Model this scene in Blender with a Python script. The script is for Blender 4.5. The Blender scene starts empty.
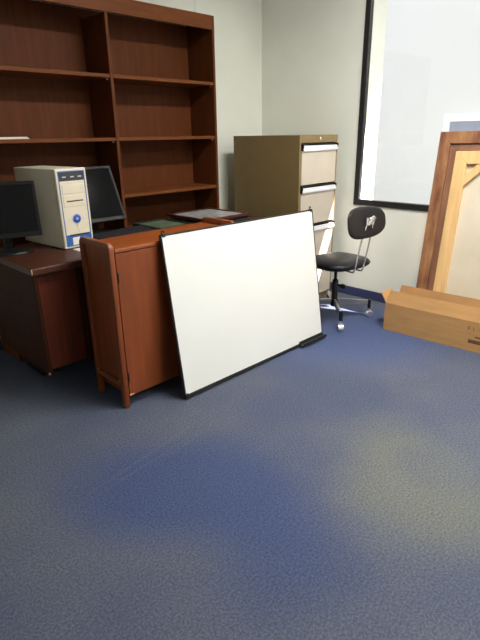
import bpy, bmesh, math, random
from mathutils import Vector, Matrix, Euler
random.seed(7)
sc = bpy.context.scene
C = bpy.context.collection
R = math.radians

# ------------------------------------------------------------------ camera
cam_d = bpy.data.cameras.new('camera'); cam = bpy.data.objects.new('camera', cam_d); C.objects.link(cam)
yaw, pit, rol = 0.7797321, 0.35917661, -0.01652997
fw = Vector((math.sin(yaw)*math.cos(pit), math.cos(yaw)*math.cos(pit), -math.sin(pit)))
r0 = Vector((math.cos(yaw), -math.sin(yaw), 0)); u0 = r0.cross(fw)
rr = r0*math.cos(rol)+u0*math.sin(rol); uu = -r0*math.sin(rol)+u0*math.cos(rol)
m = Matrix(((rr.x, uu.x, -fw.x, 0), (rr.y, uu.y, -fw.y, 0), (rr.z, uu.z, -fw.z, 1.33), (0, 0, 0, 1)))
cam.matrix_world = m
cam_d.sensor_fit = 'VERTICAL'; cam_d.sensor_height = 36; cam_d.lens = 493.714/640*36
cam_d.clip_start = 0.02
sc.camera = cam

# ------------------------------------------------------------------ world, sun, exposure
w = bpy.data.worlds.new('world'); sc.world = w; w.use_nodes = True
w.node_tree.nodes['Background'].inputs[0].default_value = (.97, .98, 1.0, 1)
w.node_tree.nodes['Background'].inputs[1].default_value = 1.22
sd = bpy.data.lights.new('sun', 'SUN'); sd.energy = 42; sd.angle = R(0.6); sd.color = (1, .96, .9)
sun = bpy.data.objects.new('sun', sd); C.objects.link(sun)
sun.rotation_euler = Vector((-.42, .80, -1)).to_track_quat('-Z', 'Y').to_euler()
sun.location = (6, -2, 6)
vs = sc.view_settings
sc.display_settings.display_device = 'sRGB'
vs.view_transform = 'Standard'; vs.look = 'None'; vs.gamma = 1; vs.use_curve_mapping = False
vs.exposure = 0.0
FILL_W = 84  # power of the added ceiling fill lights

# ------------------------------------------------------------------ materials
def mat(name, col, rough=.5, metal=0, var=0.0, scale=8, bump=0, bscale=60, spec=.5, stretch=None, col2=None, coat=0):
    mt = bpy.data.materials.new(name); mt.use_nodes = True
    nt = mt.node_tree; b = nt.nodes['Principled BSDF']
    b.inputs['Base Color'].default_value = (*col, 1)
    b.inputs['Roughness'].default_value = rough; b.inputs['Metallic'].default_value = metal
    b.inputs['Specular IOR Level'].default_value = spec
    b.inputs['Coat Weight'].default_value = coat; b.inputs['Coat Roughness'].default_value = .15
    tc = nt.nodes.new('ShaderNodeTexCoord')
    src = tc.outputs['Object']
    if stretch:
        mp = nt.nodes.new('ShaderNodeMapping'); mp.inputs['Scale'].default_value = stretch
        nt.links.new(src, mp.inputs[0]); src = mp.outputs[0]
    if var or col2:
        n = nt.nodes.new('ShaderNodeTexNoise'); n.inputs['Scale'].default_value = scale; n.inputs['Detail'].default_value = 5
        nt.links.new(src, n.inputs['Vector'])
        mx = nt.nodes.new('ShaderNodeMix'); mx.data_type = 'RGBA'
        c2 = col2 if col2 else tuple(max(0, c*(1-var)) for c in col)
        mx.inputs['A'].default_value = (*c2, 1); mx.inputs['B'].default_value = (*[c*(1+var) for c in col], 1)
        rp = nt.nodes.new('ShaderNodeMapRange'); rp.inputs[1].default_value = .3; rp.inputs[2].default_value = .7
        nt.links.new(n.outputs[0], rp.inputs[0]); nt.links.new(rp.outputs[0], mx.inputs['Factor'])
        nt.links.new(mx.outputs['Result'], b.inputs['Base Color'])
    if bump:
        n2 = nt.nodes.new('ShaderNodeTexNoise'); n2.inputs['Scale'].default_value = bscale; n2.inputs['Detail'].default_value = 3
        nt.links.new(src, n2.inputs['Vector'])
        bp = nt.nodes.new('ShaderNodeBump'); bp.inputs['Strength'].default_value = bump; bp.inputs['Distance'].default_value = .003
        nt.links.new(n2.outputs[0], bp.inputs['Height']); nt.links.new(bp.outputs[0], b.inputs['Normal'])
    return mt

def emit(name, col, s):
    mt = bpy.data.materials.new(name); mt.use_nodes = True; nt = mt.node_tree
    b = nt.nodes['Principled BSDF']; b.inputs['Base Color'].default_value = (.8, .8, .8, 1)
    b.inputs['Emission Color'].default_value = (*col, 1); b.inputs['Emission Strength'].default_value = s
    return mt

def glass(name):
    mt = bpy.data.materials.new(name); mt.use_nodes = True; nt = mt.node_tree
    for n in list(nt.nodes):
        if n.type != 'OUTPUT_MATERIAL': nt.nodes.remove(n)
    out = [n for n in nt.nodes][0]
    t = nt.nodes.new('ShaderNodeBsdfTransparent'); t.inputs[0].default_value = (.97, .97, .97, 1)
    g = nt.nodes.new('ShaderNodeBsdfGlossy'); g.inputs['Roughness'].default_value = .02
    mx = nt.nodes.new('ShaderNodeMixShader')
    mx.inputs[0].default_value = .03; nt.links.new(t.outputs[0], mx.inputs[1]); nt.links.new(g.outputs[0], mx.inputs[2])
    nt.links.new(mx.outputs[0], out.inputs[0])
    return mt

def carpet():
    mt = bpy.data.materials.new('blue_carpet'); mt.use_nodes = True; nt = mt.node_tree; L = nt.links.new
    b = nt.nodes['Principled BSDF']; b.inputs['Roughness'].default_value = .95; b.inputs['Specular IOR Level'].default_value = .15
    tc = nt.nodes.new('ShaderNodeTexCoord'); P = tc.outputs['Object']
    def noise(s, d=4):
        n = nt.nodes.new('ShaderNodeTexNoise'); n.inputs['Scale'].default_value = s; n.inputs['Detail'].default_value = d
        L(P, n.inputs['Vector']); return n
    def rng(src, a, bb, lo=0., hi=1.):
        r_ = nt.nodes.new('ShaderNodeMapRange'); r_.interpolation_type = 'SMOOTHSTEP'
        for i, v in ((1, a), (2, bb), (3, lo), (4, hi)): r_.inputs[i].default_value = v
        L(src, r_.inputs[0]); return r_.outputs[0]
    def math_(op, a, bb):
        n = nt.nodes.new('ShaderNodeMath'); n.operation = op
        for i, v in enumerate((a, bb)):
            if isinstance(v, (int, float)): n.inputs[i].default_value = v
            else: L(v, n.inputs[i])
        return n.outputs[0]
    def mix(fac, a, bb):
        n = nt.nodes.new('ShaderNodeMix'); n.data_type = 'RGBA'
        if isinstance(fac, (int, float)): n.inputs['Factor'].default_value = fac
        else: L(fac, n.inputs['Factor'])
        for k, v in (('A', a), ('B', bb)):
            if isinstance(v, tuple): n.inputs[k].default_value = (*v, 1)
            else: L(v, n.inputs[k])
        return n.outputs['Result']
    # distorted coordinates, so that the blue and olive colour patches have ragged soft outlines
    nz = noise(1.7, 3)
    off = nt.nodes.new('ShaderNodeVectorMath'); off.operation = 'SUBTRACT'; L(nz.outputs['Color'], off.inputs[0]); off.inputs[1].default_value = (.5, .5, .5)
    sc_ = nt.nodes.new('ShaderNodeVectorMath'); sc_.operation = 'SCALE'; L(off.outputs[0], sc_.inputs[0]); sc_.inputs['Scale'].default_value = .28
    ad = nt.nodes.new('ShaderNodeVectorMath'); ad.operation = 'ADD'; L(P, ad.inputs[0]); L(sc_.outputs[0], ad.inputs[1])
    def blob(cx, cy, rx, ry, ang, soft=.5):
        mp = nt.nodes.new('ShaderNodeMapping'); mp.vector_type = 'TEXTURE'
        mp.inputs['Location'].default_value = (cx, cy, 0); mp.inputs['Rotation'].default_value = (0, 0, R(ang)); mp.inputs['Scale'].default_value = (rx, ry, 1)
        L(ad.outputs[0], mp.inputs[0])
        ln = nt.nodes.new('ShaderNodeVectorMath'); ln.operation = 'LENGTH'; L(mp.outputs[0], ln.inputs[0])
        return rng(ln.outputs['Value'], 1-soft, 1+soft, 1, 0)
    big = noise(1.1, 3)
    col = mix(rng(big.outputs[0], .35, .65), CARPET[0], CARPET[1])
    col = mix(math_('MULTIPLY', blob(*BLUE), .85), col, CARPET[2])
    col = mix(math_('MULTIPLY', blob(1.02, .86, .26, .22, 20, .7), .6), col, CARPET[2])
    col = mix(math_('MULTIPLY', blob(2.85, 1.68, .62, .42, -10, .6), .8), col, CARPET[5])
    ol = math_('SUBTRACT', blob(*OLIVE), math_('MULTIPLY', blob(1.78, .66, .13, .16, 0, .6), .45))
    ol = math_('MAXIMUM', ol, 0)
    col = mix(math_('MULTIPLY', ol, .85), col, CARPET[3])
    # drag marks
    for (cx, cy, ln_, wd, an) in ((1.06, 1.62, .36, .010, 8), (.95, 1.56, .3, .007, 5), (1.2, 1.56, .2, .006, 8)):
        mp = nt.nodes.new('ShaderNodeMapping'); mp.vector_type = 'TEXTURE'
        mp.inputs['Location'].default_value = (cx, cy, 0); mp.inputs['Rotation'].default_value = (0, 0, R(an)); mp.inputs['Scale'].default_value = (ln_, wd, 1)
        L(P, mp.inputs[0])
        l2 = nt.nodes.new('ShaderNodeVectorMath'); l2.operation = 'LENGTH'; L(mp.outputs[0], l2.inputs[0])
        col = mix(math_('MULTIPLY', rng(l2.outputs['Value'], .2, 1.5, 1, 0), .22), col, CARPET[4])
    fine = noise(420, 2); mid = noise(120, 3)
    f = math_('ADD', math_('MULTIPLY', rng(fine.outputs[0], .25, .75), .9), math_('MULTIPLY', rng(mid.outputs[0], .3, .7), .5))
    hv = nt.nodes.new('ShaderNodeVectorMath'); hv.operation = 'SCALE'; L(col, hv.inputs[0]); L(math_('ADD', f, .3), hv.inputs['Scale'])
    L(hv.outputs[0], b.inputs['Base Color'])
    bp = nt.nodes.new('ShaderNodeBump'); bp.inputs['Strength'].default_value = .5; bp.inputs['Distance'].default_value = .004
    L(f, bp.inputs['Height']); L(bp.outputs[0], b.inputs['Normal'])
    return mt
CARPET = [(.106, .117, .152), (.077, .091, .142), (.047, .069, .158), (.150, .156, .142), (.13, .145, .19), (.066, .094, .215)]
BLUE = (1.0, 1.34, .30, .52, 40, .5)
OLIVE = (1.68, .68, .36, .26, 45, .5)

M = {}
M['carpet'] = carpet()
M['wall'] = mat('painted_wall', (.80, .82, .75), .75, var=.03, scale=2.5, bump=.05, bscale=120)
M['ceiling'] = mat('ceiling_tile', (.75, .75, .72), .9, var=.03)
M['skirting'] = mat('navy_carpet_skirting', (.030, .040, .115), .9, var=.2, scale=90, bump=.3, bscale=250)
M['black_metal'] = mat('black_metal', (.012, .012, .013), .45, bump=.02)
M['black_plastic'] = mat('black_plastic', (.008, .008, .009), .4, bump=.03, bscale=300, spec=.25)
M['screen'] = mat('dark_screen', (.005, .005, .006), .1, spec=.12)
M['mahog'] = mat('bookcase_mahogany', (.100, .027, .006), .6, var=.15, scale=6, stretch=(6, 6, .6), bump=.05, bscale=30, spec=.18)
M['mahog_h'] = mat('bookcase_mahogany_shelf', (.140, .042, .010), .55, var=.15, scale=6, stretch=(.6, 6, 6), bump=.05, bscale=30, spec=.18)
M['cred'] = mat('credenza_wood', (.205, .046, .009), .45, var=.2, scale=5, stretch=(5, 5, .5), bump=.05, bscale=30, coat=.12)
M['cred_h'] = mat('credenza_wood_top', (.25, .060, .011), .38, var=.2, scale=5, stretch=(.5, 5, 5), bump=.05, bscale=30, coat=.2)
M['worn'] = mat('worn_raw_wood', (.55, .33, .2), .7, var=.2)
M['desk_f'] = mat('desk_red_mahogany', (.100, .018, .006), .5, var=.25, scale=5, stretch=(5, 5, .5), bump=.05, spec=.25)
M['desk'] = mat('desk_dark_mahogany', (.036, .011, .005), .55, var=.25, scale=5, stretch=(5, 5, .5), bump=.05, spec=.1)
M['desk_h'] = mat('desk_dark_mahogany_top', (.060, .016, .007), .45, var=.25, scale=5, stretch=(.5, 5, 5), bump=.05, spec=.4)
M['cab'] = mat('tan_steel', (.20, .14, .058), .5, var=.05, bump=.04, bscale=200)
M['drawer'] = mat('beige_steel', (.53, .465, .39), .45, var=.04, bump=.04, bscale=200)
M['chrome'] = mat('chrome', (.88, .88, .90), .2, .8)
M['alu'] = mat('brushed_aluminium', (.82, .82, .88), .3, .35)
M['wb'] = mat('whiteboard_enamel', (.74, .75, .735), .3, var=.012, scale=3)
M['legsteel'] = mat('grey_steel', (.30, .30, .32), .35, .5)
M['vinyl'] = mat('black_vinyl', (.010, .010, .012), .4, spec=.35, bump=.15, bscale=160)
M['cream'] = mat('cream_plastic', (.68, .62, .49), .45, var=.05, scale=5)
M['creamsteel'] = mat('cream_steel', (.66, .61, .49), .5, var=.05, scale=4)
M['blue'] = mat('blue_plastic', (.035, .12, .40), .3)
M['bluebtn'] = mat('blue_button', (.04, .10, .45), .15)
M['silver'] = mat('silver_plastic', (.6, .62, .66), .3, .6)
M['greydark'] = mat('smoke_plastic', (.035, .037, .045), .25)
M['slot'] = mat('dark_slot', (.02, .016, .012), .6)
M['paper'] = mat('paper', (.72, .70, .62), .8, var=.05)
M['card'] = mat('corrugated_cardboard', (.46, .25, .095), .85, var=.10, scale=5, stretch=(1, 1, 8), bump=.1, bscale=40)
M['card_in'] = mat('cardboard_inside', (.40, .215, .085), .9, var=.1, scale=5, bump=.1, bscale=40)
M['ink'] = mat('box_print_ink', (.13, .055, .02), .9, var=.3, scale=30)
M['frame_br'] = mat('weathered_brown_wood', (.40, .20, .085), .6, scale=5, stretch=(3, 3, 1), col2=(.13, .035, .018), bump=.2, bscale=25)
M['frame_in'] = mat('brown_rebate_wood', (.27, .13, .07), .65, scale=4, stretch=(4, 4, .7), col2=(.17, .070, .038), bump=.2, bscale=25)
M['pine'] = mat('pine_stretcher', (.70, .45, .20), .6, var=.15, scale=4, stretch=(5, 5, .6), bump=.1, bscale=25)
M['canvas'] = mat('raw_canvas', (.64, .57, .45), .9, var=.08, scale=3, bump=.25, bscale=220)
M['white_p'] = mat('white_frame_paint', (.82, .82, .84), .4)
M['bluegrey'] = mat('blue_grey_board', (.30, .33, .42), .4, var=.05)
M['redframe'] = mat('red_lacquer_frame', (.055, .009, .008), .35, var=.2, coat=.3)
M['greyprint'] = mat('grey_print', (.42, .43, .42), .35, scale=14, col2=(.20, .21, .21))
M['greenprint'] = mat('green_print', (.14, .19, .12), .4, scale=9, col2=(.05, .08, .05))
M['darkframe'] = mat('dark_frame', (.015, .018, .015), .4)
M['rubber'] = mat('rubber', (.01, .01, .01), .7)
M['key'] = mat('key_caps', (.022, .022, .025), .5)
M['white_ext'] = mat('white_render', (.74, .76, .77), .85, var=.02, scale=1.2, bump=.1, bscale=30)
M['white_gloss'] = mat('white_window_paint', (.95, .95, .96), .4)
M['paving'] = mat('pale_paving', (.06, .06, .058), .9, var=.1, scale=3)
M['glass'] = glass('window_glass')
M['fill_lamp'] = emit('fill_light_diffuser', (1, .97, .9), 4)  # glowing panel of the added fill lights

# ------------------------------------------------------------------ mesh helpers
def box(bm, lo, hi, bev=0, seg=2):
    lo = Vector(lo); hi = Vector(hi)
    g = bmesh.ops.create_cube(bm, size=1)
    vsx = g['verts']; c = (lo+hi)/2; s = hi-lo
    for v in vsx: v.co = Vector((v.co.x*s.x, v.co.y*s.y, v.co.z*s.z))+c
    if bev:
        es = list({e for v in vsx for e in v.link_edges})
        bmesh.ops.bevel(bm, geom=es, offset=min(bev, min(s)*.49), segments=seg, affect='EDGES', profile=.5)
    return vsx
def prism(bm, pts, h0, h1, axis='z'):
    """extrude a 2-D outline; axis names the extrusion direction"""
    def P(a, b, h):
        return {'z': (a, b, h), 'y': (a, h, b), 'x': (h, a, b)}[axis]
    A = [bm.verts.new(P(a, b, h0)) for a, b in pts]; B = [bm.verts.new(P(a, b, h1)) for a, b in pts]
    n = len(pts)
    bm.faces.new(A[::-1]); bm.faces.new(B)
    for i in range(n): bm.faces.new((A[i], A[(i+1) % n], B[(i+1) % n], B[i]))
    bmesh.ops.recalc_face_normals(bm, faces=bm.faces)
def tube(bm, pts, r, n=10, caps=True):
    pts = [Vector(p) for p in pts]; rings = []
    up = None
    for i, p in enumerate(pts):
        d = (pts[min(i+1, len(pts)-1)]-pts[max(i-1, 0)]).normalized()
        if up is None:
            up = d.orthogonal().normalized()
        up = (up-d*up.dot(d)).normalized(); sd_ = d.cross(up)
        ri = r[i] if isinstance(r, (list, tuple)) else r
        rings.append([bm.verts.new(p+(up*math.cos(2*math.pi*k/n)+sd_*math.sin(2*math.pi*k/n))*ri) for k in range(n)])
    for a, b in zip(rings, rings[1:]):
        for k in range(n): bm.faces.new((a[k], a[(k+1) % n], b[(k+1) % n], b[k]))
    if caps: bm.faces.new(rings[0][::-1]); bm.faces.new(rings[-1])
    bmesh.ops.recalc_face_normals(bm, faces=bm.faces)
def lathe(bm, prof, n=24, center=(0, 0, 0), axis='z'):
    c = Vector(center); rings = []
    for rad, h in prof:
        ring = []
        for k in range(n):
            a = 2*math.pi*k/n; x, y = rad*math.cos(a), rad*math.sin(a)
            ring.append(bm.verts.new(c+Vector({'z': (x, y, h), 'y': (x, h, y), 'x': (h, x, y)}[axis])))
        rings.append(ring)
    for a, b in zip(rings, rings[1:]):
        for k in range(n): bm.faces.new((a[k], a[(k+1) % n], b[(k+1) % n], b[k]))
    bm.faces.new(rings[0][::-1]); bm.faces.new(rings[-1])
    bmesh.ops.recalc_face_normals(bm, faces=bm.faces)
def pad(bm, w_, d_, t, ex=3.2, n=40, rings=8, dish=0, bend=0):
    """upholstered cushion: super-ellipse outline in xy, thickness in z, puffed rim"""
    def pt(rho, a, side):
        ca, sa = math.cos(a), math.sin(a)
        x = math.copysign(abs(ca)**(2/ex), ca)*w_/2*rho; y = math.copysign(abs(sa)**(2/ex), sa)*d_/2*rho
        th = t/2*(max(0, 1-rho**5))**.5
        z = th*side + dish*(rho**2) + bend*(x/(w_/2))**2
        return (x, y, z)
    rh = [math.sin(math.pi/2*k/rings) for k in range(1, rings+1)]
    top = [[bm.verts.new(pt(q, 2*math.pi*k/n, 1)) for k in range(n)] for q in rh]
    bot = [[bm.verts.new(pt(q, 2*math.pi*k/n, -1)) for k in range(n)] for q in rh[:-1]]+[top[-1]]
    for S in (top, bot):
        c = bm.verts.new((0, 0, t/2 if S is top else -t/2))
        for k in range(n): bm.faces.new((c, S[0][k], S[0][(k+1) % n]))
        for a, b in zip(S, S[1:]):
            for k in range(n): bm.faces.new((a[k], b[k], b[(k+1) % n], a[(k+1) % n]))
    bmesh.ops.recalc_face_normals(bm, faces=bm.faces)
def obj(name, bm, m_, parent=None, smooth=False, loc=None, rot=None):
    if callable(bm):
        f = bm; bm = bmesh.new(); f(bm)
    me = bpy.data.meshes.new(name); bm.to_mesh(me); bm.free()
    me.materials.append(M[m_])
    if smooth:
        for p in me.polygons: p.use_smooth = True
        try: me.set_sharp_from_angle(angle=R(40))
        except Exception: pass
    o = bpy.data.objects.new(name, me); C.objects.link(o)
    if parent: o.parent = parent
    if loc: o.location = loc
    if rot: o.rotation_euler = rot
    return o
def bx(name, lo, hi, m_, parent=None, bev=0, seg=2):
    return obj(name, lambda b: box(b, lo, hi, bev, seg), m_, parent)
def link(name, me, parent, loc=(0, 0, 0)):
    o = bpy.data.objects.new(name, me); C.objects.link(o); o.parent = parent; o.location = loc; return o
def tag(o, label, cat, group=None):
    o['label'] = label; o['category'] = cat
    if group: o['group'] = group
    return o
def thing(name, label, cat, loc=(0, 0, 0), rot=(0, 0, 0), group=None):
    o = bpy.data.objects.new(name, None); C.objects.link(o); o.location = loc; o.rotation_euler = rot
    o.empty_display_size = .1
    return tag(o, label, cat, group)
def struct(name, bm, m_, parent=None):
    o = obj(name, bm, m_, parent)
    if not parent: o['kind'] = 'structure'
    return o

# ------------------------------------------------------------------ room shell
XR, YB, XL, YF, ZC = 3.60, 3.312, -1.9, -3.2, 2.72
WT = .29
EAVE_X = XR+.42*(2.62-1.09)
WY0, WY1, WZ0, WZ1 = -1.75, 2.280, .775, 2.45       # window opening
struct('floor', lambda b: box(b, (XL-.15, YF-.15, -.1), (XR+WT, YB+.15, 0)), 'carpet')
struct('ceiling', lambda b: box(b, (XL-.15, YF-.15, ZC), (XR+WT, YB+.15, ZC+.1)), 'ceiling')
struct('wall_back', lambda b: box(b, (XL, YB, 0), (XR, YB+.15, ZC)), 'wall')
struct('wall_left', lambda b: box(b, (XL-.15, YF, 0), (XL, YB+.15, ZC)), 'wall')
struct('wall_front', lambda b: box(b, (XL-.15, YF-.15, 0), (XR+WT, YF, ZC)), 'wall')
def wr(b):
    box(b, (XR, YF, 0), (XR+WT, YB+.15, WZ0)); box(b, (XR, YF, WZ1), (XR+WT, YB+.15, ZC))
    box(b, (XR, WY1, WZ0), (XR+WT, YB+.15, WZ1)); box(b, (XR, YF, WZ0), (XR+WT, WY0, WZ1))
struct('wall_right', wr, 'wall')
struct('baseboard_right', lambda b: box(b, (XR-.012, YF, 0), (XR, YB-.012, .075), .003, 1), 'skirting')
struct('baseboard_back', lambda b: box(b, (XL, YB-.012, 0), (XR-.012, YB, .075), .003, 1), 'skirting')
struct('trim_1', lambda b: box(b, (2.845, YB-.006, .075), (2.857, YB, ZC), .002, 1), 'wall')

# window: frame bars, mullion and panes
def wf(b):
    x0, x1, t = XR-.012, XR+.026, .047
    box(b, (x0, WY0, WZ0), (x1, WY1, WZ0+t), .003, 1); box(b, (x0, WY0, WZ1-t), (x1, WY1, WZ1), .003, 1)
    box(b, (x0, WY1-t, WZ0+t), (x1, WY1, WZ1-t), .003, 1); box(b, (x0, WY0, WZ0+t), (x1, WY0+t, WZ1-t), .003, 1)
    box(b, (x0, .22, WZ0+t), (x1, .22+t, WZ1-t), .003, 1)
win = struct('window_1', wf, 'black_metal')
for a, c in ((.22+.047, WY1-.047), (WY0+.047, .22)):
    obj('pane', lambda b: box(b, (XR+.010, a, WZ0+.047), (XR+.016, c, WZ1-.047)), 'glass', win)
# ------------------------------------------------------------------ outside the window
struct('ground', lambda b: box(b, (XR+WT, -14, -.35), (16, 18, -.25)), 'paving')
struct('roof_eave', lambda b: box(b, (XR+WT, -6, 2.62), (EAVE_X, 8, 2.80)), 'white_ext')
nb = thing('neighbour_building', 'overexposed white building seen outside through the window', 'building', (7, 3, -.25))
def nwall(b):
    box(b, (0, -9, 0), (.3, 7.8, 3.6), .01, 1)
obj('wall', nwall, 'white_ext', nb)
nbw = obj('window', lambda b: [box(b, (-.03, -1.52, 1.696), (.02, .115, 1.796), .006, 1), box(b, (-.03, -1.52, .70), (.02, .115, .80), .006, 1),
          box(b, (-.03, .025, .80), (.02, .115, 1.696), .006, 1), box(b, (-.03, -1.52, .80), (.02, -1.43, 1.696), .006, 1), box(b, (-.03, -.74, .80), (.02, -.68, 1.696), .006, 1)], 'white_gloss', nb)
for a, c in ((-1.43, -.74), (-.68, .025)):
    obj('pane', lambda b: box(b, (-.012, a, .80), (-.004, c, 1.696)), 'bluegrey', nbw)

# unseen ceiling fill lamps, added to brighten the room
for i, (x, y) in enumerate(((2.25, 1.0), (2.25, -1.2))):
    where = ['nearest the file cabinet', 'beside the window behind the camera', 'over the middle of the room behind the camera'][i]
    t = thing('fill_light', 'unseen fill light added on the ceiling ' + where, 'light', (x, y, ZC), (0, 0, 0), 'added ceiling fill lights')
    def fr(b):
        for s in (-1, 1):
            box(b, (-.63, s*.16-.02, -.05), (.63, s*.16+.02, 0), .004, 1); box(b, (s*.62-.02, -.14, -.05), (s*.62+.02, .14, 0), .004, 1)
    obj('fill_housing', fr, 'white_p', t)
    obj('fill_diffuser', lambda b: box(b, (-.60, -.14, -.03), (.60, .14, -.02)), 'fill_lamp', t)
    ld = bpy.data.lights.new('fill_area', 'AREA'); ld.shape = 'RECTANGLE'; ld.size = 1.2; ld.size_y = .28; ld.energy = FILL_W; ld.color = (1, .965, .89)
    lo = bpy.data.objects.new('fill_area', ld); C.objects.link(lo); lo.parent = t; lo.location = (0, 0, -.04)

# ------------------------------------------------------------------ bookcase
BY0, BY1 = 3.01, 3.302
bk = thing('bookcase', 'tall dark mahogany bookcase with open shelves against the back wall', 'bookcase', (1.9, BY0, 0))
def B(name, lo, hi, m_, bev=.002):
    return bx(name, (lo[0]-1.9, lo[1]-BY0, lo[2]), (hi[0]-1.9, hi[1]-BY0, hi[2]), m_, bk, bev, 1)
XS = [1.03, 1.875, 2.742]; T = .022
B('side_panel', (XS[0]-T, BY0, 0), (XS[0], BY1, 2.13), 'mahog')
B('divider_panel', (XS[1]-.011, BY0, .08), (XS[1]+.011, BY1-.008, 2.04), 'mahog')
B('side_panel', (XS[2], BY0, 0), (XS[2]+T, BY1, 2.13), 'mahog')
B('back_panel', (XS[0], BY1-.008, .08), (XS[2], BY1, 2.10), 'mahog')
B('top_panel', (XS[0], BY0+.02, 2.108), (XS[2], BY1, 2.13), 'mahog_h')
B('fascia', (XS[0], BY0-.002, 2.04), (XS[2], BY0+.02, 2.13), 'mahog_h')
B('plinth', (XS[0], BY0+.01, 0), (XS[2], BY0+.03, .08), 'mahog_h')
for k, (a, c) in enumerate(((XS[0], XS[1]-.011), (XS[1]+.011, XS[2]))):
    for z in (1.70, 1.325, .957, .58, .102):
        if k == 0 and z == .957: continue
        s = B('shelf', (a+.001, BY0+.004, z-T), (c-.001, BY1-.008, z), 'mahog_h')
        if z > .9:
            for px in (a+.006, c-.006):
                obj('shelf_pin', lambda b: tube(b, [(px-1.9-.006, .03, z-T-.006), (px-1.9+.006, .03, z-T-.006)], .005, 8), 'alu', s)

# papers lying on the left shelf
pp = thing('paper_stack', 'small stack of white papers lying on the bookcase shelf', 'papers', (1.19, 3.10, 1.3255), (0, 0, R(3)))
for i in range(4):
    bx('sheet', (-.11+.003*i, -.075, .003*i), (.105-.004*i, .075, .003*i+.0028), 'paper', pp)

# ------------------------------------------------------------------ desk
DX0, DX1, DY0, DY1, DZ, DB = .915, 2.80, 2.350, 3.0, .738, .165
dk = thing('office_desk', 'dark mahogany office desk carrying the computers', 'desk', (DX0, DY0, 0))
def D(name, lo, hi, m_, bev=.003, par=None):
    return bx(name, (lo[0]-DX0, lo[1]-DY0, lo[2]), (hi[0]-DX0, hi[1]-DY0, hi[2]), m_, par or dk, bev, 2)
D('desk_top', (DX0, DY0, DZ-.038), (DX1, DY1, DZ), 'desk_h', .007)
obj('worn_corner', lambda b: box(b, (-.0008, -.0008, DZ-.03), (.006, .006, DZ-.004), .002, 1), 'worn', dk)
for k, (a, c) in enumerate(((DX0+.006, DX0+.27), (DX1-.27, DX1-.006))):
    D('side_panel', (a, DY0+.006, DB), (a+.022, DY1-.01, DZ-.038), 'desk'); D('side_panel', (c-.022, DY0+.006, DB), (c, DY1-.01, DZ-.038), 'desk')
    D('pedestal_floor', (a+.022, DY0+.06, DB+.01), (c-.022, DY1-.01, DB+.03), 'desk'); D('pedestal_back', (a+.022, DY1-.03, DB+.03), (c-.022, DY1-.01, DZ-.038), 'desk')
    dr = D('cupboard_door', (a+.024, DY0+.045, DB+.008), (c-.024, DY0+.063, DZ-.042), 'desk_f', .002)
    hx = c-.045-DX0; hz = .358
    obj('handle', lambda b: tube(b, [(hx, .046, hz+.02), (hx, .030, hz+.018), (hx-.004, .022, hz+.008), (hx-.004, .022, hz-.008), (hx, .030, hz-.018), (hx, .046, hz-.02)], .0045, 8), 'black_metal', dr, True)
    D('kick_plinth', (a+.10, DY0+.36, 0), (c-.06, DY1-.08, DB+.01), 'black_plastic', .001)
obj('worn_corner', lambda b: box(b, (.005, .0052, DB-.0005), (.014, .012, DB+.014), .001, 1), 'worn', dk)
D('modesty_panel', (DX0+.27, DY1-.05, .2), (DX1-.27, DY1-.03, DZ-.038), 'desk')

# ------------------------------------------------------------------ credenza (low cupboard with framed ends)
CX0, CX1, CY0, CY1, CZ = 1.153, 1.985, 2.025, 2.305, .838
cr = thing('low_cupboard', 'reddish brown wooden low cupboard with rounded end frames in front of desk', 'cupboard', (CX0, CY0, 0))
def K(name, lo, hi, m_, bev=.003, par=None):
    return bx(name, (lo[0]-CX0, lo[1]-CY0, lo[2]), (hi[0]-CX0, hi[1]-CY0, hi[2]), m_, par or cr, bev, 2)
def endframe(x0, x1):
    # inverted U with rounded top corners: two posts running to the floor, a top rail between them
    def f(b):
        t, zt, rd = .034, .870, .035
        y0, y1 = -.006, CY1-CY0
        out = [(y0, 0), (y0, zt-rd)]+[(y0+rd-rd*math.cos(a), zt-rd+rd*math.sin(a)) for a in [R(q) for q in (22, 45, 68, 90)]]
        out += [(y1-rd+rd*math.sin(a), zt-rd+rd*math.cos(a)) for a in [R(q) for q in (0, 22, 45, 68, 90)]]+[(y1, 0)]
        inn = [(y1-t, 0), (y1-t, zt-t), (y0+t, zt-t), (y0+t, 0)]
        # quads between outer and inner loop
        seq_o = out; 
        def ring(x): return [b.verts.new((x, p, q)) for p, q in out], [b.verts.new((x, p, q)) for p, q in inn]
        A, AI = ring(x0-CX0); Bv, BI = ring(x1-CX0)
        for (O, I, fl) in ((A, AI, 1), (Bv, BI, 0)):
            n = len(O); mid = n//2
            fs = [[O[0], O[1], I[2], I[3]], O[1:mid+1]+[I[2]], [I[2]]+[O[mid], I[1]][0:2], O[mid:n-1]+[I[1]], [O[n-2], O[n-1], I[0], I[1]]]
            for q in fs: b.faces.new(q)
        for lo_, hi_ in ((A, Bv), (AI, BI)):
            for i in range(len(lo_)-1): b.faces.new((lo_[i], lo_[i+1], hi_[i+1], hi_[i]))
        for (p, q) in ((A[0], AI[3]), (A[-1], AI[0])):
            pass
        b.faces.new((A[0], AI[3], BI[3], Bv[0])); b.faces.new((A[-1], AI[0], BI[0], Bv[-1]))
        bmesh.ops.recalc_face_normals(b, faces=b.faces)
        es = [e for e in b.edges if len(e.link_faces) == 2 and e.calc_face_angle(0) > R(60)]
        bmesh.ops.bevel(b, geom=es, offset=.008, segments=2, affect='EDGES', profile=.5)
    return f
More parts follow.
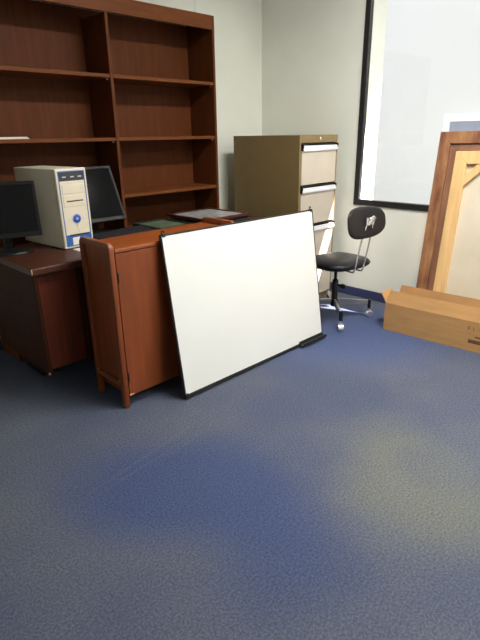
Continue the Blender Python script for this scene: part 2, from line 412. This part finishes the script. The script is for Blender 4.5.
for (x0, x1) in ((CX0, CX0+.030), (CX1-.030, CX1)):
    e = obj('end_frame', endframe(x0, x1), 'cred', cr, True)
    obj('bottom_rail', lambda b: box(b, (x0-CX0-.003, .026, .118), (x1-CX0+.003, CY1-CY0-.032, .150), .009, 2), 'cred', e, True)
    obj('end_panel', lambda b: box(b, (x0-CX0+.015, .026, .148), (x1-CX0-.001, CY1-CY0-.032, .834), .001, 1), 'cred', e)
    for (yy, zz) in ((.03, .134), (CY1-CY0-.036, .134)):
        obj('worn_chip', lambda b: box(b, (x0-CX0+.0005, yy, zz+.010), (x0-CX0+.012, yy+.012, zz+.0175), .002, 1), 'worn', e)
K('carcass_floor', (CX0+.03, CY0+.02, .065), (CX1-.03, CY1-.01, .085), 'cred')
K('carcass_back', (CX0+.03, CY1-.02, .085), (CX1-.03, CY1-.008, CZ-.022), 'cred')
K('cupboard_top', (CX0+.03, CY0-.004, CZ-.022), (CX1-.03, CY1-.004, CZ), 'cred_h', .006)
mid = (CX0+CX1)/2
for (a, c, s) in ((CX0+.034, mid-.002, 1), (mid+.002, CX1-.034, -1)):
    d = K('cupboard_door', (a, CY0, .062), (c, CY0+.018, CZ-.024), 'cred', .003)
    kx = (c-.035 if s == 1 else a+.035)-CX0
    obj('knob', lambda b: lathe(b, [(.006, 0), (.006, -.008), (.010, -.011), (.010, -.014), (.004, -.016)], 14, (kx, 0, .62), 'y'), 'black_metal', d, True)
    for hz in (.17, .70):
        hx = (a+.004 if s == 1 else c-.004)-CX0
        obj('hinge', lambda b: tube(b, [(hx, -.002, hz-.025), (hx, -.002, hz+.025)], .004, 8), 'black_metal', d)
obj('worn_corner', lambda b: box(b, (.036, -.0012, .062), (.060, .004, .072), .001, 1), 'worn', cr)

# ------------------------------------------------------------------ whiteboard leaning on the cupboard
WBW, WBH = 1.230, .872
th = math.atan(.132/.86)
wb = thing('whiteboard', 'large white dry-erase board with thin black frame leaning on the low cupboard', 'whiteboard', (1.424, 1.868, .010), (-th, R(.4), R(0)))
bx('board_panel', (.006, -.004, .012), (WBW-.006, .006, WBH-.006), 'wb', wb, .001, 1)
bx('frame_rail', (0, -.008, 0), (WBW, .012, .020), 'black_metal', wb, .002, 1)
bx('frame_rail', (0, -.006, WBH-.009), (WBW, .012, WBH), 'black_metal', wb, .002, 1)
bx('frame_stile', (0, -.006, .017), (.009, .012, WBH-.009), 'black_metal', wb, .002, 1)
bx('frame_stile', (WBW-.009, -.006, .017), (WBW, .012, WBH-.009), 'black_metal', wb, .002, 1)
for x in (.012, WBW-.026):
    def hg(b):
        box(b, (x, -.008, WBH-.014), (x+.018, .012, WBH+.004), .002, 1)
        tube(b, [(x+.009, .003, WBH+.002), (x+.002, .003, WBH+.010), (x+.006, .003, WBH+.019), (x+.014, .003, WBH+.018), (x+.016, .003, WBH+.008)], .0028, 8)
    obj('hanging_hook', hg, 'black_metal', wb, True)
for x in (0, WBW-.022):
    bx('corner_cap', (x, -.012, -.001), (x+.022, .013, .026), 'black_plastic', wb, .003, 1)
def tray(b):
    prof = [(-.008, .034), (-.012, .030), (-.014, .014), (-.040, .012), (-.044, .026), (-.049, .026), (-.047, .004), (-.010, .002)]
    A = [b.verts.new((.965, y, z)) for y, z in prof]; Bq = [b.verts.new((1.215, y, z)) for y, z in prof]
    n = len(prof)
    for i in range(n): b.faces.new((A[i], A[(i+1) % n], Bq[(i+1) % n], Bq[i]))
    b.faces.new(A[::-1]); b.faces.new(Bq); bmesh.ops.recalc_face_normals(b, faces=b.faces)
o = obj('pen_tray', tray, 'black_metal', wb); o['label'] = 'short black pen tray clipped to the bottom edge'

# ------------------------------------------------------------------ file cabinet
FX0, FX1, FY0, FY1, FH = 3.018, 3.498, 2.40, 3.095, 1.32
fc = thing('filing_cabinet', 'tan steel four-drawer filing cabinet in the corner', 'filing cabinet', (FX0, FY0, 0))
def F(name, lo, hi, m_, bev=.003, par=None):
    return bx(name, (lo[0]-FX0, lo[1]-FY0, lo[2]), (hi[0]-FX0, hi[1]-FY0, hi[2]), m_, par or fc, bev, 2)
F('side_panel', (FX0, FY0, .0), (FX0+.022, FY1, FH), 'cab'); F('side_panel', (FX1-.022, FY0, 0), (FX1, FY1, FH), 'cab')
F('top_panel', (FX0+.022, FY0, FH-.055), (FX1-.022, FY1, FH), 'cab', .001)
F('back_panel', (FX0+.022, FY1-.01, 0), (FX1-.022, FY1, FH-.055), 'cab', .001)
F('base_plinth', (FX0+.022, FY0+.012, 0), (FX1-.022, FY1-.01, .035), 'cab', .001)
obj('lock', lambda b: lathe(b, [(.009, 0), (.009, -.004), (.007, -.006)], 16, (.25, 0, FH-.028), 'y'), 'chrome', fc, True)
zt = FH-.058; dh = (zt-.04)/4
for i in range(4):
    z1 = zt-i*dh; z0 = z1-dh+.006
    df = F('drawer', (FX0+.024, FY0-.006, z0), (FX1-.024, FY0+.014, z1-.048), 'drawer', .003)
    F('drawer_box', (FX0+.03, FY0+.02, z0+.01), (FX1-.03, FY1-.03, z1-.06), 'cab', 0, df)
    F('finger_recess', (FX0+.024, FY0+.012, z1-.048), (FX1-.024, FY0+.018, z1), 'slot', 0, df)
    def hnd(b):
        prof = [(-.006, z1-.056), (-.020, z1-.054), (-.024, z1-.044), (-.018, z1-.018), (-.010, z1-.016), (.002, z1-.040), (.002, z1-.056)]
        prism_pts = [(y, z) for y, z in prof]
        prism(b, prism_pts, .020, FX1-FX0-.020, 'x')
    obj('handle', hnd, 'alu', df)
    F('handle_lip', (FX0+.022, FY0-.010, z1-.010), (FX1-.022, FY0+.012, z1-.003), 'black_plastic', .002, df)
    for xx in (FX0+.016, FX1-.028):
        F('handle_end', (xx, FY0-.022, z1-.054), (xx+.012, FY0+.0, z1-.004), 'black_plastic', .003, df)

# ------------------------------------------------------------------ swivel chair
ch = thing('swivel_chair', 'old black vinyl typist chair with chrome rods and castors', 'chair', (3.012, 2.025, 0), (0, 0, R(-10)))
st = obj('seat', lambda b: pad(b, .41, .40, .075, 3.4, 48, 9, dish=-.012), 'vinyl', ch, True, (-.02, -.03, .462), (R(-2), 0, 0))
obj('seat_pan', lambda b: pad(b, .37, .36, .022, 3.4, 40, 5), 'black_metal', st, True, (0, 0, -.036))
def col(b):
    lathe(b, [(.026, .10), (.030, .115), (.023, .165), (.023, .30), (.019, .305), (.012, .31), (.012, .40), (.03, .405), (.05, .425)], 20)
obj('column', col, 'black_metal', ch, True)
obj('height_knob', lambda b: lathe(b, [(.007, .0), (.007, -.045), (.018, -.05), (.018, -.07), (.010, -.075)], 14, (0, -.018, .27), 'y'), 'black_plastic', ch, True)
rl = .265
for a in (-45, 45, 135, 225):
    lg = obj('leg', lambda b: prism(b, [(.012, .112), (.012, .160), (rl, .140), (rl, .112)], -.008, .008, 'y'), 'legsteel', ch, False, None, (0, 0, R(a+10)))
    obj('end_cap', lambda b: box(b, (rl-.010, -.013, .076), (rl+.012, .013, .146), .004, 2), 'black_plastic', lg)
    def cs(b):
        tube(b, [(rl, 0, .08), (rl, 0, .055)], .006, 8)
        lathe(b, [(.008, -.014), (.024, -.014), (.0245, -.004), (.0245, .004), (.024, .014), (.008, .014)], 20, (rl+.012, 0, .0245), 'y')
    obj('castor', cs, 'chrome', lg, True)
    obj('castor_hood', lambda b: prism(b, [(rl+.012+.029*math.cos(R(q)), .0255+.029*math.sin(R(q))) for q in range(0, 181, 20)], -.018, .018, 'y'), 'chrome', lg, True)
# back support: bent chrome rods, bracket, pad
def rod(s):
    def f(b):
        x = -.015+s*.042
        tube(b, [(x, .05, .418), (x, -.20, .412), (x, -.222, .416), (x, -.232, .432), (x, -.238, .46), (x+.004, -.268, .62), (x+.006-s*.012, -.292, .745), (x+.006-s*.022, -.290, .772), (x+.006-s*.03, -.275, .786)], .0058, 10)
    return f
for s in (-1, 1): obj('back_rod', rod(s), 'chrome', ch, True)
bp_ = obj('backrest', lambda b: pad(b, .365, .215, .044, 2.7, 48, 8, bend=.032), 'vinyl', ch, True, (-.035, -.262, .765), (R(90-9), 0, R(0)))
def brk(b):
    box(b, (-.042, -.085, .745), (.026, -.078, .80), .003, 1)
obj('bracket_plate', lambda b: box(b, (-.045, -.302, .748), (.030, -.290, .800), .005, 2), 'chrome', ch)
obj('bracket_loop', lambda b: tube(b, [(-.035, -.300, .775), (-.034, -.318, .798), (-.010, -.322, .812), (.016, -.318, .800), (.018, -.304, .770), (-.006, -.306, .757)], .0055, 10), 'chrome', ch, True)

# ------------------------------------------------------------------ desk-top items
pc = thing('computer_tower', 'cream desktop computer tower with blue-edged front on the desk', 'computer', (1.235, 2.63, DZ), (0, 0, R(5)))
PW, PH, PD = .188, .436, .45
bx('case', (0, .03, .004), (PW, PD, PH-.002), 'creamsteel', pc, .003, 1)
bx('front_bezel', (-.001, 0, .002), (PW+.001, .032, PH), 'cream', pc, .008, 3)
def bor(b):
    a, c, z0, z1, t = .012, PW-.012, .014, PH-.014, .006
    box(b, (a, -.0015, z0), (a+t, .003, z1), .001, 1); box(b, (c-t, -.0015, z0), (c, .003, z1), .001, 1); box(b, (a+t, -.0015, z1-t), (c-t, .003, z1), .001, 1)
obj('blue_border', bor, 'blue', pc)
bx('blue_base_band', (.018, -.002, .014), (PW-.018, .003, .078), 'blue', pc, .001, 1)
bx('top_band', (.018, -.002, PH-.066), (PW-.018, .004, PH-.020), 'greydark', pc, .002, 1)
for x in (.036, .086, .132):
    bx('port_label', (x, -.003, PH-.048), (x+.022, -.0018, PH-.042), 'silver', pc)
dv = bx('drive_door', (.026, -.0025, PH-.135), (PW-.026, .003, PH-.085), 'cream', pc, .002, 1)
bx('eject_button', (PW-.046, -.0045, PH-.110), (PW-.037, -.002, PH-.104), 'silver', dv, .001, 1)
fd = bx('floppy_drive', (.026, -.0025, PH-.205), (PW-.026, .003, PH-.142), 'cream', pc, .002, 1)
bx('slot', (.045, -.0032, PH-.178), (PW-.040, -.002, PH-.171), 'slot', fd)
bx('eject_button', (PW-.052, -.0045, PH-.194), (PW-.040, -.002, PH-.188), 'silver', fd, .001, 1)
pbt = obj('power_button', lambda b: lathe(b, [(.024, .003), (.024, -.003), (.020, -.005), (.008, -.007)], 24, (PW/2, 0, PH-.272), 'y'), 'bluebtn', pc, True)
obj('button_ring', lambda b: lathe(b, [(.029, .003), (.029, -.0016), (.024, -.002)], 24, (PW/2, 0, PH-.272), 'y'), 'silver', pbt, True)
obj('button_emblem', lambda b: lathe(b, [(.009, -.006), (.007, -.0078)], 12, (PW/2, 0, PH-.272), 'y'), 'silver', pbt, True)
for x, z in ((.048, PH-.274), (PW-.046, PH-.272), (PW/2, PH-.312), (PW/2+.008, PH-.338)):
    obj('small_button', lambda b: lathe(b, [(.004, .002), (.004, -.002), (.002, -.003)], 10, (x, 0, z), 'y'), 'silver', pc, True)
bx('vent_slot', (.036, -.0028, PH-.366), (PW-.026, .002, PH-.357), 'slot', pc)
bx('sticker', (.052, -.0028, .020), (.098, -.001, .062), 'paper', pc)
for x in (.02, PW-.04):
    for y in (.03, PD-.06): bx('foot', (x, y, 0), (x+.02, y+.02, .006), 'rubber', pc)

def monitor(label, loc, rot, tilt, w_, h_, lift, neck_y):
    t = thing('flat_monitor', label, 'monitor', loc, (0, 0, rot), 'black monitors on the desk')
    ez = Euler((-tilt, 0, 0))
    def place(name, f, m_, par=None, sm=False):
        return obj(name, f, m_, par or t, sm, (0, 0, lift) if par is None else None, ez if par is None else None)
    hs = place('housing', lambda b: box(b, (-w_/2, 0, 0), (w_/2, .028, h_), .006, 2), 'black_plastic')
    def bez(b):
        k = .017
        box(b, (-w_/2, -.004, 0), (w_/2, .002, k+.008), .002, 1); box(b, (-w_/2, -.004, h_-k), (w_/2, .002, h_), .002, 1)
        box(b, (-w_/2, -.004, k+.008), (-w_/2+k, .002, h_-k), .002, 1); box(b, (w_/2-k, -.004, k+.008), (w_/2, .002, h_-k), .002, 1)
    place('bezel', bez, 'black_plastic', hs)
    place('screen', lambda b: box(b, (-w_/2+.016, -.0015, .024), (w_/2-.016, .001, h_-.016)), 'screen', hs)
    place('rear_cover', lambda b: box(b, (-w_*.33, .026, h_*.2), (w_*.33, .055, h_*.8), .012, 2), 'black_plastic', hs)
    place('power_light', lambda b: lathe(b, [(.004, 0), (.004, -.0055), (.002, -.006)], 10, (w_*.36, 0, .012), 'y'), 'greydark', hs)
    by = math.sin(tilt)*h_*.3+.05
    obj('neck', lambda b: tube(b, [(0, by+.03, .012), (0, by+.03, lift*.6+.01), (0, by, lift+h_*.28)], [.030, .026, .022], 12), 'black_plastic', t, True)
    def bs(b):
        lathe(b, [(.118, 0), (.118, .006), (.112, .012), (.05, .020), (.03, .024)], 32)
        for v in b.verts: v.co.y = v.co.y*.78+by
    obj('stand_base', bs, 'black_plastic', t, True)
    return t
monitor('black flat monitor at the left end of the desk beside the tower', (.985, 2.745, DZ), R(-14), R(3), .335, .290, .090, .05)
monitor('black flat monitor tilted back between the tower and the bookcase divider', (1.625, 2.865, DZ), R(0), R(24), .335, .36, .085, .05)

def keyboard(label, loc, rot):
    t = thing('keyboard', label, 'keyboard', loc, rot, 'black keyboards on the desk')
    obj('case', lambda b: prism(b, [(-.075, 0), (.075, 0), (.075, .026), (.05, .027), (-.075, .012)], -.22, .22, 'x'), 'black_plastic', t)
    def keys(b):
        for r_ in range(5):
            y = -.058+r_*.024; z = .0145+(y+.075)*.115
            for k in range(18):
                box(b, (-.208+k*.0232, y, z-.004), (-.208+k*.0232+.0185, y+.019, z+.007))
    o = obj('key_block', keys, 'key', t); o['kind'] = 'stuff'
    return t
keyboard('black computer keyboard lying on the desk behind the low cupboard', (1.66, 2.56, DZ), (0, 0, R(6)))
keyboard('second black keyboard lying close behind the first, nearer the monitor', (1.68, 2.75, DZ), (0, 0, R(6)))
ms = thing('computer_mouse', 'grey computer mouse beside the keyboards on the desk', 'mouse', (1.475, 2.42, DZ), (0, 0, R(30)))
def msh(b):
    pad(b, .062, .108, .05, 2.4, 24, 6)
    for v in b.verts: v.co.z = max(v.co.z, -.008)+.008
obj('body', msh, 'silver', ms, True)
bx('scroll_wheel', (-.004, .018, .030), (.004, .036, .037), 'black_plastic', ms, .002, 1)
obj('button_seam', lambda b: box(b, (-.001, .037, .02), (.001, .048, .03)), 'slot', ms)
cb = obj('cable_tangle', lambda b: tube(b, [(1.56+.24*(k/60)+.03*math.sin(k*.55), 2.41+.035*math.cos(k*.4)+.015*math.sin(k*.21), DZ+.005+.012*(1+math.sin(k*.8))) for k in range(61)], .004, 8), 'rubber', None, True)
tag(cb, 'loose black cable curled on the desk behind the cupboard', 'cable')
bx_p = bx('paper_sheet', (1.27, 2.52, DZ), (1.40, 2.615, DZ+.002), 'paper'); tag(bx_p, 'small white sheet of paper lying in front of the computer tower', 'paper')

# pile of framed pictures on the desk
def pic(name, label, loc, rotz, w_, d_, t_, fm, pm, fw_=.022):
    o = thing(name, label, 'picture frame', loc, (0, 0, rotz), 'framed pictures lying on the desk')
    for s in (-1, 1):
        bx('frame_rail', (-w_/2, s*(d_/2-fw_/2)-fw_/2, 0), (w_/2, s*(d_/2-fw_/2)+fw_/2, t_), fm, o, .003, 1)
        bx('frame_stile', (s*(w_/2-fw_/2)-fw_/2, -d_/2+fw_, 0), (s*(w_/2-fw_/2)+fw_/2, d_/2-fw_, t_), fm, o, .003, 1)
    bx('print', (-w_/2+fw_, -d_/2+fw_, .002), (w_/2-fw_, d_/2-fw_, t_-.006), pm, o)
    return o
pic('framed_picture', 'dark framed picture at the bottom of the pile on the desk', (2.42, 2.76, DZ), 0, .46, .41, .02, 'darkframe', 'greenprint')
pic('framed_picture', 'dark green framed picture lying flat left of the red one', (2.035, 2.80, DZ), R(-1), .27, .34, .028, 'darkframe', 'greenprint')
pic('framed_picture', 'dark framed picture lying directly under the red-framed print', (2.44, 2.765, DZ+.020), R(2), .44, .39, .014, 'darkframe', 'greyprint')
pic('framed_picture', 'red-framed grey print lying on top of the picture pile', (2.43, 2.77, DZ+.034), R(0), .43, .44, .020, 'redframe', 'greyprint', .026)

# ------------------------------------------------------------------ leaning canvas, seen from behind
lt = math.atan(.165/1.30)
cv = thing('framed_canvas', 'large framed canvas turned to show its back, leaning against the window wall', 'painting', (3.345, 1.562, 0), (-lt, R(-.7), R(-90)))
VW, VH = .98, 1.338
def bar(name, pts, y0, y1, m_, par=cv): return obj(name, lambda b: prism(b, pts, y0, y1, 'y'), m_, par)
def ring(name, a, t, y0, y1, m_, bevel=.003):
    # four mitred bars
    X0, X1, Z0, Z1 = a, VW-a, a, VH-a
    for pts in ([(X0, Z0), (X0+t, Z0+t), (X0+t, Z1-t), (X0, Z1)], [(X1, Z0), (X1, Z1), (X1-t, Z1-t), (X1-t, Z0+t)],
                [(X0, Z1), (X0+t, Z1-t), (X1-t, Z1-t), (X1, Z1)], [(X0, Z0), (X1, Z0), (X1-t, Z0+t), (X0+t, Z0+t)]):
        def f(b):
            prism(b, pts, y0, y1, 'y')
            bmesh.ops.bevel(b, geom=list(b.edges), offset=bevel, segments=1, affect='EDGES')
        obj(name, f, m_, cv)
ring('frame_bar', 0, .078, 0, .040, 'frame_br')
ring('rebate_bar', .0785, .046, .012, .040, 'frame_in')
ring('stretcher_bar', .125, .082, .004, .036, 'pine')
obj('canvas_sheet', lambda b: box(b, (.19, .030, .19), (VW-.19, .034, VH-.19)), 'canvas', cv)
a0 = .207
for sx, sz in ((0, 1), (1, 1)):
    def cbz(b):
        q = [(a0-.002, VH-a0-.145), (a0-.002, VH-a0-.075), (a0+.075, VH-a0+.002), (a0+.145, VH-a0+.002)]
        if sx: q = [(VW-x, z) for x, z in q]
        if not sz: q = [(x, VH-z) for x, z in q]
        prism(b, q, .008, .030, 'y')
    obj('corner_brace', cbz, 'pine', cv)

# ------------------------------------------------------------------ cardboard box (long, low, open flaps)
cbx = thing('cardboard_box', 'long open brown cardboard box on the carpet before the leaning canvas', 'box', (3.058, 1.628, 0), (0, 0, R(-90+3)))
BL, BD, BH, bt = 1.02, .20, .203, .005
bx('front_panel', (0, 0, 0), (BL, bt, BH), 'card', cbx, .001, 1)
bx('back_panel', (0, BD-bt, 0), (BL, BD, BH), 'card_in', cbx, .001, 1)
bx('end_panel', (0, bt, 0), (bt, BD-bt, BH), 'card', cbx, .001, 1)
bx('end_panel', (BL-bt, bt, 0), (BL, BD-bt, BH), 'card', cbx, .001, 1)
bx('bottom_panel', (bt, bt, 0), (BL-bt, BD-bt, .006), 'card_in', cbx)
def flap(name, corners, m_, label=None):
    def f(b):
        vs_ = [b.verts.new(c) for c in corners]; fa = b.faces.new(vs_)
        ex = bmesh.ops.extrude_face_region(b, geom=[fa]); n = fa.normal.copy(); fa.normal_update(); n = fa.normal
        for v in ex['geom']:
            if isinstance(v, bmesh.types.BMVert): v.co += n*.004
        bmesh.ops.recalc_face_normals(b, faces=b.faces)
    o = obj(name, f, m_, cbx)
    if label: o['label'] = label
    return o
flap('front_flap', [(.003, .001, BH), (BL-.003, .001, BH), (BL-.012, .028, BH+.085), (.018, .028, BH+.085)], 'card', 'upright front flap')
flap('back_flap', [(.003, BD-.004, BH), (BL-.003, BD-.004, BH), (BL-.010, BD+.020, BH+.080), (.012, BD+.020, BH+.080)], 'card_in')
flap('end_flap', [(.001, .010, BH), (.001, BD-.010, BH), (-.045, BD-.03, BH+.058), (-.050, .03, BH+.060)], 'card', 'creased end flap folded outwards')
flap('end_flap', [(BL-.001, .010, BH), (BL-.001, BD-.010, BH), (BL+.06, BD-.03, BH+.05), (BL+.06, .03, BH+.05)], 'card')
# print on the front
def text(s, size, x, z, par, m_):
    cu = bpy.data.curves.new('t', 'FONT'); cu.body = s; cu.size = size; cu.extrude = .0004
    to = bpy.data.objects.new('t', cu); C.objects.link(to)
    bpy.context.view_layer.update()
    me = bpy.data.meshes.new_from_object(to.evaluated_get(bpy.context.evaluated_depsgraph_get()))
    bpy.data.objects.remove(to)
    me.materials.clear(); me.materials.append(M[m_])
    o = bpy.data.objects.new('printed_letter', me); C.objects.link(o); o.parent = par
    o.location = (x, -.0005, z); o.rotation_euler = (R(90), 0, 0); return o
for k, c_ in enumerate('FIT'): text(c_, .036, .570+.034*k, .140, cbx, 'ink')
bx('printed_line', (.622, -.0006, .096), (.74, .001, .106), 'ink', cbx)
bx('printed_line', (.585, -.0006, .056), (.74, .001, .080), 'ink', cbx)
